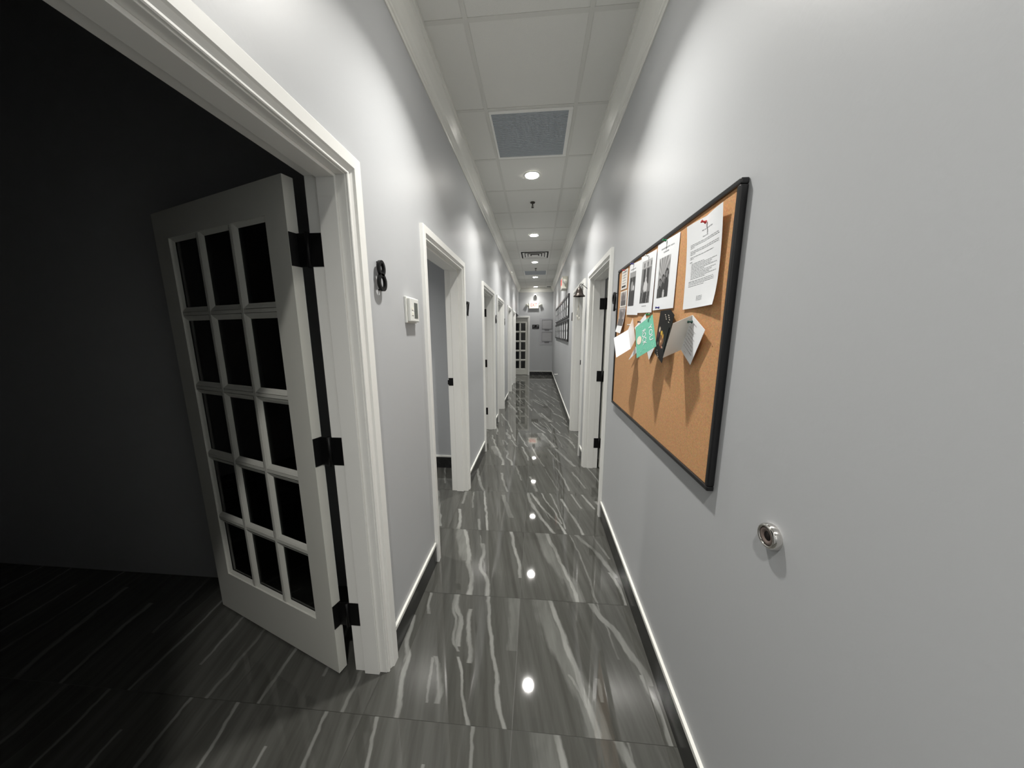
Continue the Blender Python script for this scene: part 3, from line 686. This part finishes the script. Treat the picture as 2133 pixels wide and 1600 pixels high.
# letter (its top curls forward either side of the pin, lower right corner lifts)
o, P = paper(((1.170,1.868),(0.957,1.866),(0.957,1.590),(1.170,1.590)), 'large white printed letter under a red push pin near the right end of the board',
    lambda u, v: 0.004+0.012*max(0, u-0.5)**1.2*(0.5+0.5*v) + 0.010*(1-v)**3*abs(math.sin((u-0.5)*3.0)) + 0.012*v**6*max(0,u-0.25))
R_ = [(0.42,0.72,0.135,0.007),(0.45,0.60,0.205,0.007)]
R_ += [(0.13,0.93,0.245+0.018*k,0.0055) for k in range(2)] + [(0.13,0.24,0.281,0.0055)]
R_ += [(0.13,0.93,0.32+0.018*k,0.0055) for k in range(2)] + [(0.13,0.30,0.356,0.0055)] + [(0.13,0.80,0.39,0.0055),(0.13,0.24,0.408,0.0055),(0.13,0.22,0.445,0.008)]
R_ += [(0.18,0.55+0.38*abs(math.sin(k*1.9)),0.47+0.0175*k,0.005) for k in range(11)] + [(0.13,0.88,0.675+0.0175*k,0.005) for k in range(3)] + [(0.13,0.60,0.73,0.005)]
R_ += [(0.42,0.60,0.865+0.015*k,0.004) for k in range(4)]
lines_on(P, R_, 'ink', o)
def photo_sheet(corner, label, fn, pu, head, cap=None, lift=0.0):
    o, P = paper(corner, label, lambda u, v: 0.001+0.004*v*(1-abs(u-0.5)), lift=lift)
    photo_on(P, *pu, fn, o)
    lines_on(P, head, 'ink', o)
    if cap: lines_on(P, cap, 'ink', o, 'caption')
photo_sheet(((1.462,1.888),(1.249,1.878),(1.254,1.603),(1.467,1.608)), 'white sheet with black and white photo of three people, left of the letter', ph_group, (0.17,0.70,0.235,0.82), [(0.22,0.62,0.10,0.016),(0.66,0.80,0.105,0.014),(0.34,0.60,0.155,0.016)])
photo_sheet(((1.667,1.884),(1.464,1.872),(1.474,1.600),(1.677,1.610)), 'white sheet with black and white photo of person at window, second photo sheet', ph_couple, (0.12,0.78,0.10,0.83), [], [(0.32,0.62,0.875,0.014)], lift=0.0022)
photo_sheet(((1.869,1.887),(1.666,1.874),(1.678,1.600),(1.880,1.612)), 'white sheet with dark black and white photo, farthest photo sheet under a blue pin', ph_dark, (0.10,0.62,0.16,0.82), [(0.12,0.58,0.10,0.016)], lift=0.0008)
o, P = paper(((2.034,1.884),(1.905,1.880),(1.915,1.768),(2.044,1.772)), 'small cream printed slip at the top far corner of the board', m='paperwarm', lift=0.001)
lines_on(P, [(0.1,0.85,0.08,0.05)]+[(0.2,0.8,0.25+0.14*k,0.03) for k in range(4)], 'ink', o); lines_on(P, [(0.15,0.8,0.80,0.10)], 'inkdark', o, 'caption')
o, P = paper(((2.042,1.762),(1.900,1.758),(1.903,1.662),(2.045,1.666)), 'small white photo card directly below the cream printed slip', m='paperwarm', lift=0.001)
photo_on(P, 0.12, 0.85, 0.08, 0.9, ph_small(1), o, 12, 12)
o, P = paper(((2.045,1.662),(1.904,1.658),(1.925,1.505),(2.040,1.515)), 'curling black and white snapshot below the small photo card', lambda u, v: 0.002+0.02*v*v, lift=0.001)
photo_on(P, 0.04, 0.95, 0.03, 0.72, ph_small(3), o, 12, 14)

# folded cards that stand out from the board
def card(name, label, parts):
    pts0 = parts[0][1][0]
    t = thing(name, pts0, label, 'card', 'greeting cards pinned on the cork board')
    for nm, pts, m in parts:
        bm = NB(); quadpatch(bm, pts); obj(nm, bm, m, t)
    return t
HR = [(0.5184,1.0887,1.5671),(0.5104,0.9861,1.5169),(0.5112,1.0576,1.4019),(0.5184,1.149,1.4473)]
HL = [(0.5184,1.0887,1.5671),(0.4474,1.0645,1.5391),(0.4480,1.1247,1.4202),(0.5184,1.149,1.4473)]
t = card('greeting_card', 'open white folded card with handwriting under a dark green pin', [('written_panel', HR, 'paper'), ('blank_panel', HL, 'paperwarm')])
def bil(q, u, v):
    a = Vector(q[0])*(1-u)+Vector(q[1])*u; b_ = Vector(q[3])*(1-u)+Vector(q[2])*u; return a*(1-v)+b_*v
def scribble(q, spec, off, m, parent, name='handwriting', seed=1):
    bm = NB(); rnd = random.Random(seed); n_ = (Vector(q[1])-Vector(q[0])).cross(Vector(q[3])-Vector(q[0])).normalized()*off
    for u0, u1, v, h in spec:
        u = u0
        while u < u1:
            w_ = rnd.uniform(0.02, 0.05)
            bm.faces.new([bm.verts.new(bil(q, a, b_)+n_) for a, b_ in ((u, v+rnd.uniform(-.01,.01)),(u+w_, v),(u+w_, v+h),(u, v+h))]); u += w_+rnd.uniform(0.008, 0.03)
    return obj(name, bm, m, parent)
HRs = [Vector(p) for p in HR]
sg = 1 if (HRs[1]-HRs[0]).cross(HRs[3]-HRs[0]).x < 0 else -1
scribble(HR, [(0.12,0.5,0.12,0.014)]+[(0.10,0.55+0.35*abs(math.sin(3*k)),0.27+0.085*k,0.016) for k in range(7)]+[(0.3,0.45,0.9,0.012)], 0.0012*sg, 'inkpen', t)
# teal card
GF = [(0.438, 1.4222, 1.5312), (0.487, 1.3638, 1.5851), (0.487, 1.2965, 1.4537), (0.433, 1.3632, 1.3988)]
GB = [(0.5194,1.5476,1.5966),(0.5194,1.6992,1.5341),(0.5194,1.4886,1.4192),(0.5194,1.4577,1.3837),(0.5194,1.4060,1.4380)]
GS = [(0.5104,1.7444,1.3578),(0.5144,1.6471,1.4369),(0.5144,1.611,1.4116)]
t = card('greeting_card', 'teal green folded card lettered YOU ROCK pinned to the board', [('front_panel', GF, 'green'), ('back_panel', GB, 'paper'), ('inner_flap', GS, 'paper')])
t.children[0]['label'] = 'teal panel with white YOU ROCK lettering'
gn = (Vector(GF[1])-Vector(GF[0])).cross(Vector(GF[3])-Vector(GF[0])).normalized(); gs = 1 if gn.x < 0 else -1
def on_front(u, v, o): return bil(GF, u, v)+gn*gs*o
# lettering runs downwards, rotated a quarter turn clockwise
def glyphs(s, uc, vc, size, asp=1.0):
    bm = text_bm(s, 1.0, 0.0, lambda x, y, z: Vector((x, y, z)))
    for v_ in bm.verts:
        x, y = v_.co.x, v_.co.y
        v_.co = on_front(uc + y*size, vc + x*size*asp, 0.0012)
    return bm
tf = [c for c in t.children if c.name.startswith('front_panel')][0]
obj('lettering', glyphs('YOU', 0.735, 0.50, 0.25, 0.92), 'paper', tf); obj('lettering', glyphs('ROCK', 0.375, 0.50, 0.28, 0.62), 'paper', tf)
bm = NB(); vs = [bm.verts.new(on_front(0.19+0.13*math.cos(a), 0.50+0.13*math.sin(a), 0.0011)) for a in [2*math.pi*i/20 for i in range(20)]]; bm.faces.new(vs); obj('round_motif', bm, 'cream', tf)
bm = NB(); rnd = random.Random(3)
for i in range(26):
    u = rnd.uniform(0.05, 0.93); v = rnd.choice([rnd.uniform(0.04, 0.2), rnd.uniform(0.8, 0.96)]); a = rnd.uniform(0, 3.1); l = 0.035
    du, dv = l*math.cos(a), l*math.sin(a)
    bm.faces.new([bm.verts.new(on_front(*q, 0.0011)) for q in ((u-du, v-dv), (u+dv*0.18, v-du*0.18), (u+du, v+dv), (u-dv*0.18, v+du*0.18))])
obj('pale_doodles', bm, 'greenlight', tf)
# black printed card
KB = [(0.5184,1.3625,1.5997),(0.5159,1.2574,1.5970),(0.5124,1.2124,1.5741),(0.4924,1.2421,1.3891),(0.4987,1.3452,1.4259)]
t = thing('postcard', (0.51,1.29,1.39), 'black postcard with gold and brown picture hanging below the photo sheet', 'card')
bm = NB(); quadpatch(bm, KB); k0 = obj('card_sheet', bm, 'blackcard', t)
KQ = [(0.5184,1.3625,1.5997),(0.5128,1.2180,1.5850),(0.4924,1.2421,1.3891),(0.4987,1.3452,1.4259)]
kn = (Vector(KQ[1])-Vector(KQ[0])).cross(Vector(KQ[3])-Vector(KQ[0])).normalized(); ks = 1 if kn.x < 0 else -1
def on_k(u, v, o): return bil(KQ, u, v)+kn*ks*(o+0.0008)
SP = [(0.52,0.60,0.22,0.12,(0.60,0.42,0.27)),(0.50,0.70,0.17,0.06,(0.55,0.38,0.26)),(0.44,0.47,0.13,0.055,(0.88,0.72,0.25)),(0.60,0.52,0.06,0.05,(0.80,0.62,0.25)),(0.22,0.42,0.08,0.07,(0.86,0.80,0.72)),(0.16,0.55,0.09,0.08,(0.32,0.18,0.24)),(0.50,0.64,0.06,0.03,(0.90,0.74,0.58)),(0.70,0.735,0.09,0.018,(0.90,0.82,0.74)),(0.24,0.73,0.05,0.04,(0.66,0.64,0.60)),(0.34,0.55,0.04,0.09,(0.16,0.10,0.10)),(0.62,0.745,0.05,0.03,(0.62,0.26,0.16))]
def ph_card(x, y):
    c = [0.063, 0.059, 0.059]; u, v = 0.02+x*0.90, 0.30+y*0.50
    for cx, cy, rx, ry, cc in SP:
        d_ = ((u-cx)/rx)**2+((v-cy)/ry)**2; k = max(0.0, min(1.0, 1.6*(1.15-d_)))*(0.8+0.2*math.sin(31*u+17*v))
        c = [a*(1-k)+b_*k for a, b_ in zip(c, cc)]
    return tuple(c)
bm = NB(); cl = bm.loops.layers.float_color.new('print'); nu_, nv_ = 30, 40
for j in range(nv_):
    for i in range(nu_):
        cs = ((i/nu_,j/nv_),((i+1)/nu_,j/nv_),((i+1)/nu_,(j+1)/nv_),(i/nu_,(j+1)/nv_))
        f = bm.faces.new([bm.verts.new(on_k(0.02+x*0.90, 0.30+y*0.50, 0.0004)) for x, y in cs])
        for l, (x, y) in zip(f.loops, cs): l[cl] = tuple(s2l(255*q) for q in ph_card(x, y))+(1,)
obj('printed_picture', bm, 'cardprint', t)
bm = NB(); rr = random.Random(9)
for u, v in ((0.45,0.06),(0.52,0.1),(0.58,0.14),(0.70,0.06),(0.76,0.10),(0.82,0.14),(0.80,0.19),(0.3,0.86),(0.36,0.9),(0.42,0.93),(0.5,0.95)):
    bm.faces.new([bm.verts.new(on_k(*q, 0.0016)) for q in ((u, v), (u+0.07, v+0.012), (u+0.065, v+0.028), (u-0.005, v+0.016))])
obj('small_print', bm, 'cream', t)
# plain white folded card
WR = [(0.5194,1.7431,1.5863),(0.4724,1.6549,1.523),(0.4724,1.5911,1.4273),(0.5156,1.6628,1.4714)]
WL = [(0.4724,1.6549,1.523),(0.4124,1.6942,1.4799),(0.4133,1.6269,1.3803),(0.4724,1.5911,1.4273)]
card('greeting_card', 'plain white folded card at the far end of the board', [('back_panel', WR, 'paper'), ('front_panel', WL, 'paper')])

# push pins
def pin(y, z, m, label, x=None, tilt=(0,0)):
    x = XP if x is None else x
    t = thing('push_pin', (x, y, z), label, 'push pin', 'push pins in the cork board')
    ax = Vector((-1, tilt[0], tilt[1])).normalized()
    bm = NB(); lathe(bm, [(0,0.004),(0.0052,0.004),(0.0056,0.0055),(0.0030,0.0075),(0.0026,0.013),(0.0040,0.0155),(0.0046,0.017),(0.0044,0.018),(0,0.0182)], (x, y, z), ax, seg=18)
    obj('grip', bm, m, t)
    bm = NB(); o = Vector((x, y, z)); cyl(bm, o+ax*0.004, o-ax*0.0008, 0.0005, seg=8); obj('needle', bm, 'steel', t)
pin(1.058, 1.846, 'pin_red', 'red push pin at the top of the large letter', XP-0.004, (0,0.2))
pin(1.367, 1.879, 'pin_green', 'bright green push pin above the photo of three people', XP-0.001, (0.1,0.25))
pin(1.379, 1.614, 'pin_blue', 'blue push pin between the photo sheet and black postcard', XP-0.005)
pin(1.794, 1.880, 'pin_blue', 'blue push pin at the top of the farthest photo sheet', XP-0.002)
pin(1.613, 1.562, 'pin_black', 'black push pin in the white back of the teal card', XP-0.002)
pin(1.074, 1.5440, 'pin_dgreen', 'dark green push pin in the handwritten card', 0.5165, (0.0,0))
pin(1.3730, 1.5857, 'pin_green', 'bright green push pin at the top corner of the teal card', 0.4814)
pin(1.790, 1.552, 'pin_white', 'clear push pin beside the plain white card', XP-0.001)
pin(1.560, 1.868, 'pin_white', 'clear push pin at the top of the second photo sheet', XP-0.004)
pin(1.960, 1.878, 'pin_red', 'red push pin at the top of the cream slip', XP-0.002)

# chrome wall bumper
t = thing('wall_bumper', (XR, 0.662, 1.052), 'round chrome wall bumper with grey rubber centre, right of the board', 'door stop')
bm = NB(); lathe(bm, [(0.0280,0),(0.0288,0.005),(0.0278,0.012),(0.0250,0.0170),(0.0215,0.0175),(0.0202,0.0145),(0.0202,0.006),(0.0,0.006)], (XR, 0.672, 1.050), (-1,0,0), seg=48); obj('chrome_ring', bm, 'chrome', t)
bm = NB(); lathe(bm, [(0.0198,0.0062),(0.0198,0.0135),(0.0175,0.0160),(0.013,0.0150),(0.0100,0.0120),(0.0,0.0110)], (XR, 0.672, 1.050), (-1,0,0), seg=40); obj('rubber_pad', bm, 'rubber', t)
bm = NB(); lathe(bm, [(0.0098,0.0114),(0.0098,0.0126),(0,0.0116)], (XR, 0.672, 1.050), (-1,0,0), seg=24); obj('pad_recess', bm, 'rubberdark', t)

# dinner bell on a bracket
BX, BYY = 0.452, 3.47
t = thing('dinner_bell', (XR, BYY, 1.97), 'dark bronze dinner bell on a curled wall bracket between right doorways', 'bell')
bm = NB(); box(bm, XR-0.004, XR, BYY-0.012, BYY+0.012, 1.965, 2.04); obj('wall_plate', bm, 'black', t, bevel=0.002)
bm = NB(); tube(bm, [(XR-0.003,BYY,1.978),(XR-0.03,BYY,1.998),(XR-0.055,BYY,2.020),(XR-0.075,BYY,2.030),(BX+0.004,BYY,2.022),(BX,BYY,2.005)], 0.0032); obj('bracket', bm, 'black', t)
bm = NB(); lathe(bm, [(0.0,2.004),(0.007,2.003),(0.010,1.994),(0.020,1.986),(0.030,1.972),(0.036,1.950),(0.041,1.930),(0.050,1.914),(0.060,1.906),(0.064,1.902),(0.064,1.896),(0.057,1.897),(0.040,1.915),(0.030,1.960),(0.0,1.985)], (BX,BYY,0), (0,0,1), seg=48); obj('bell_body', bm, 'bronze', t)
bm = NB(); tube(bm, [(BX,BYY,1.985),(BX,BYY,1.900)], 0.002); lathe(bm, [(0,1.885),(0.008,1.892),(0.008,1.900),(0,1.906)], (BX,BYY,0), (0,0,1), seg=16); obj('clapper', bm, 'black', t)
bm = NB(); pts = [(BX,BYY,1.888),(BX-0.004,BYY,1.80),(BX-0.016,BYY-0.004,1.70),(BX-0.010,BYY-0.004,1.652),(BX+0.004,BYY,1.645),(BX+0.008,BYY,1.68),(BX+0.002,BYY,1.78),(BX,BYY,1.80)]
tube(bm, pts, 0.0028); obj('pull_cord', bm, 'rope', t)

# framed pictures, two rows of eight
fr_proto = None
ordn = ['nearest','second','third','fourth','fifth','sixth','seventh','farthest']
n_ = 8; ya, yb = 5.36, 8.98; pt = (yb-ya)/n_
for row, (z0, z1, rn) in enumerate(((1.765,2.165,'upper'),(1.355,1.735,'lower'))):
    for k in range(n_):
        y0 = ya+pt*k; y1 = y0+pt-0.02
        t = thing('picture_frame', (XR, (y0+y1)/2, z0), '%s black framed picture in the %s row on the right wall' % (ordn[k], rn), 'picture frame', 'black framed pictures in two rows on the right wall')
        bm = NB(); w = 0.036; x0 = XR-0.024
        box(bm, x0, XR, y0, y1, z0, z0+w); box(bm, x0, XR, y0, y1, z1-w, z1); box(bm, x0, XR, y0, y0+w, z0+w, z1-w); box(bm, x0, XR, y1-w, y1, z0+w, z1-w); obj('frame', bm, 'frame', t)
        bm = NB(); box(bm, XR-0.010, XR-0.002, y0+w, y1-w, z0+w, z1-w); mt = obj('mat_board', bm, 'paper', t)
        bm = NB(); ym = (y0+y1)/2; zz = z0+(z1-z0)*0.5; box(bm, XR-0.0112, XR-0.0098, ym-0.09, ym+0.09, zz-0.02, zz+0.02); obj('print', bm, 'ink', mt)

# exit signs with twin emergency lamp heads
def exit_sign(P, label, heads=(0.21,), depth=0.055, red_side=False):
    """P(a, o, z): a along the wall, o out of it"""
    W2, z0, z1 = 0.165, 0.0, 0.215
    base = P(0, 0, 0)
    t = thing('exit_sign', base, label, 'exit sign')
    def B(bm, a0, a1, o0, o1, zz0, zz1):
        vs = [bm.verts.new(P(a, o, z)) for z in (zz0, zz1) for o in (o0, o1) for a in (a0, a1)]
        for f in ((0,2,3,1),(4,5,7,6),(0,1,5,4),(2,6,7,3),(0,4,6,2),(1,3,7,5)): bm.faces.new([vs[i] for i in f])
    bm = NB(); B(bm, -W2, W2, 0, depth, z0, z1); obj('housing', bm, 'plasticcream', t, bevel=0.004)
    bm = NB(); B(bm, -W2+0.012, W2-0.012, depth, depth+0.002, z0+0.012, z1-0.012); fc = obj('face_panel', bm, 'exitface', t)
    bm = text_bm('EXIT', 0.155, 0.002, lambda x, y, z: P(x*0.72, depth+0.003+z, 0.070+y), bold=0.001); obj('lettering', bm, 'exitred', fc)
    if red_side:
        bm = NB(); B(bm, -W2-0.001, -W2+0.003, 0.01, depth+0.002, 0.10, 0.14); obj('lit_strip', bm, 'redplastic', t)
    for sg_ in (-1, 1):
        bm = NB()
        B(bm, sg_*W2-0.002*sg_, sg_*(W2+0.03), 0.012, 0.03, 0.11, 0.13)
        c = P(sg_*(W2+0.075), 0.045, 0.115); d = (P(sg_*(W2+0.075)+sg_*0.02, 0.115, 0.085)-c).normalized()
        lathe(bm, [(0,-0.022),(0.035,-0.020),(0.044,0.0),(0.050,0.030),(0.050,0.036),(0.045,0.036),(0.040,0.026),(0,0.022)], c, d, seg=24)
        obj('lamp_head', bm, 'plasticcream', t)
        bm = NB(); lathe(bm, [(0.0,0.029),(0.030,0.028),(0.043,0.032),(0.043,0.034),(0,0.034)], c, d, seg=24); obj('lamp_lens', bm, 'plastic', t)
exit_sign(lambda a, o, z: Vector((-0.125+a, YF-o, 2.335+z)), 'lit red EXIT sign with twin emergency lamps on the far wall')
exit_sign(lambda a, o, z: Vector((XR-o, 5.95-a, 2.30+z)), 'edge-on EXIT sign with emergency lamps high on the right wall', depth=0.10)

# security camera on the far wall
t = thing('security_camera', (-0.08, YF, 2.77), 'small white security camera above the far EXIT sign', 'camera')
bm = NB(); lathe(bm, [(0,0),(0.030,0),(0.030,0.010),(0.012,0.014),(0.012,0.04),(0,0.04)], (-0.08, YF, 2.80), (0,-1,0), seg=24); obj('mount', bm, 'plastic', t)
bm = NB(); lathe(bm, [(0,-0.045),(0.034,-0.040),(0.046,0.0),(0.046,0.03),(0.040,0.045),(0.0,0.047)], (-0.08, YF-0.075, 2.775), Vector((0.05,-1,-0.35)), seg=28); bo = obj('body', bm, 'plastic', t)
bm = NB(); lathe(bm, [(0,0.052),(0.018,0.051),(0.026,0.046),(0,0.044)], (-0.08, YF-0.075, 2.775), Vector((0.05,-1,-0.35)), seg=24); obj('camera_lens', bm, 'black', t)
# black sign by the far door
t = thing('wall_sign', (-0.05, YF, 1.65), 'small black sign with white marks right of the far glass door', 'sign')
bm = NB(); box(bm, -0.175, 0.065, YF-0.008, YF, 1.645, 1.785); obj('sign_panel', bm, 'black', t, bevel=0.002)
bm = NB()
for x0, x1, z0, z1 in ((-0.15,-0.09,1.735,1.75),(-0.02,0.045,1.735,1.76),(-0.15,-0.12,1.70,1.71),(-0.03,0.03,1.70,1.708),(-0.14,0.02,1.672,1.678)): box(bm, x0, x1, YF-0.0092, YF-0.0078, z0, z1)
obj('sign_marks', bm, 'ink', t)
# pale display panel and two framed certificates
bm = NB(); box(bm, 0.085, 0.528, YF-0.006, YF, 1.09, 2.015)
o = obj('display_panel', bm, 'acrylic', bevel=0.002, label='large pale flat display panel on the far wall behind two framed certificates', category='panel')
for z0, z1, nm in ((1.635,1.955,'upper'),(1.21,1.535,'lower')):
    t = thing('framed_certificate', (0.34, YF, z0), '%s of two thin framed pale certificates on the far wall' % nm, 'certificate', 'framed certificates on the far wall')
    bm = NB(); yf = YF-0.014; w = 0.009
    box(bm, 0.165, 0.515, yf, YF-0.0062, z0, z0+w); box(bm, 0.165, 0.515, yf, YF-0.0062, z1-w, z1); box(bm, 0.165, 0.165+w, yf, YF-0.0062, z0+w, z1-w); box(bm, 0.515-w, 0.515, yf, YF-0.0062, z0+w, z1-w); obj('frame', bm, 'certframe', t)
    bm = NB(); box(bm, 0.165+w, 0.515-w, YF-0.010, YF-0.0062, z0+w, z1-w); obj('certificate_sheet', bm, 'cert', t)
    bm = NB(); box(bm, 0.26, 0.42, YF-0.0085, YF-0.0062, z0-0.065, z0-0.020); box(bm, 0.235, 0.445, YF-0.0085, YF-0.0062, z0-0.022, z0-0.012); obj('caption_strip', bm, 'certcap', t)
# small white stop low on the right wall
t = thing('door_stop', (XR, 8.0, 0.44), 'small white door stop low on the right wall far down the corridor', 'door stop')
bm = NB(); lathe(bm, [(0,0),(0.026,0),(0.026,0.006),(0.010,0.010),(0.009,0.055),(0,0.055)], (XR, 8.0, 0.42), (-1,0,0), seg=20); obj('stem', bm, 'plastic', t)
bm = NB(); lathe(bm, [(0.009,0.055),(0.020,0.058),(0.020,0.075),(0,0.078)], (XR, 8.0, 0.42), (-1,0,0), seg=20); obj('rubber_tip', bm, 'plastic', t)
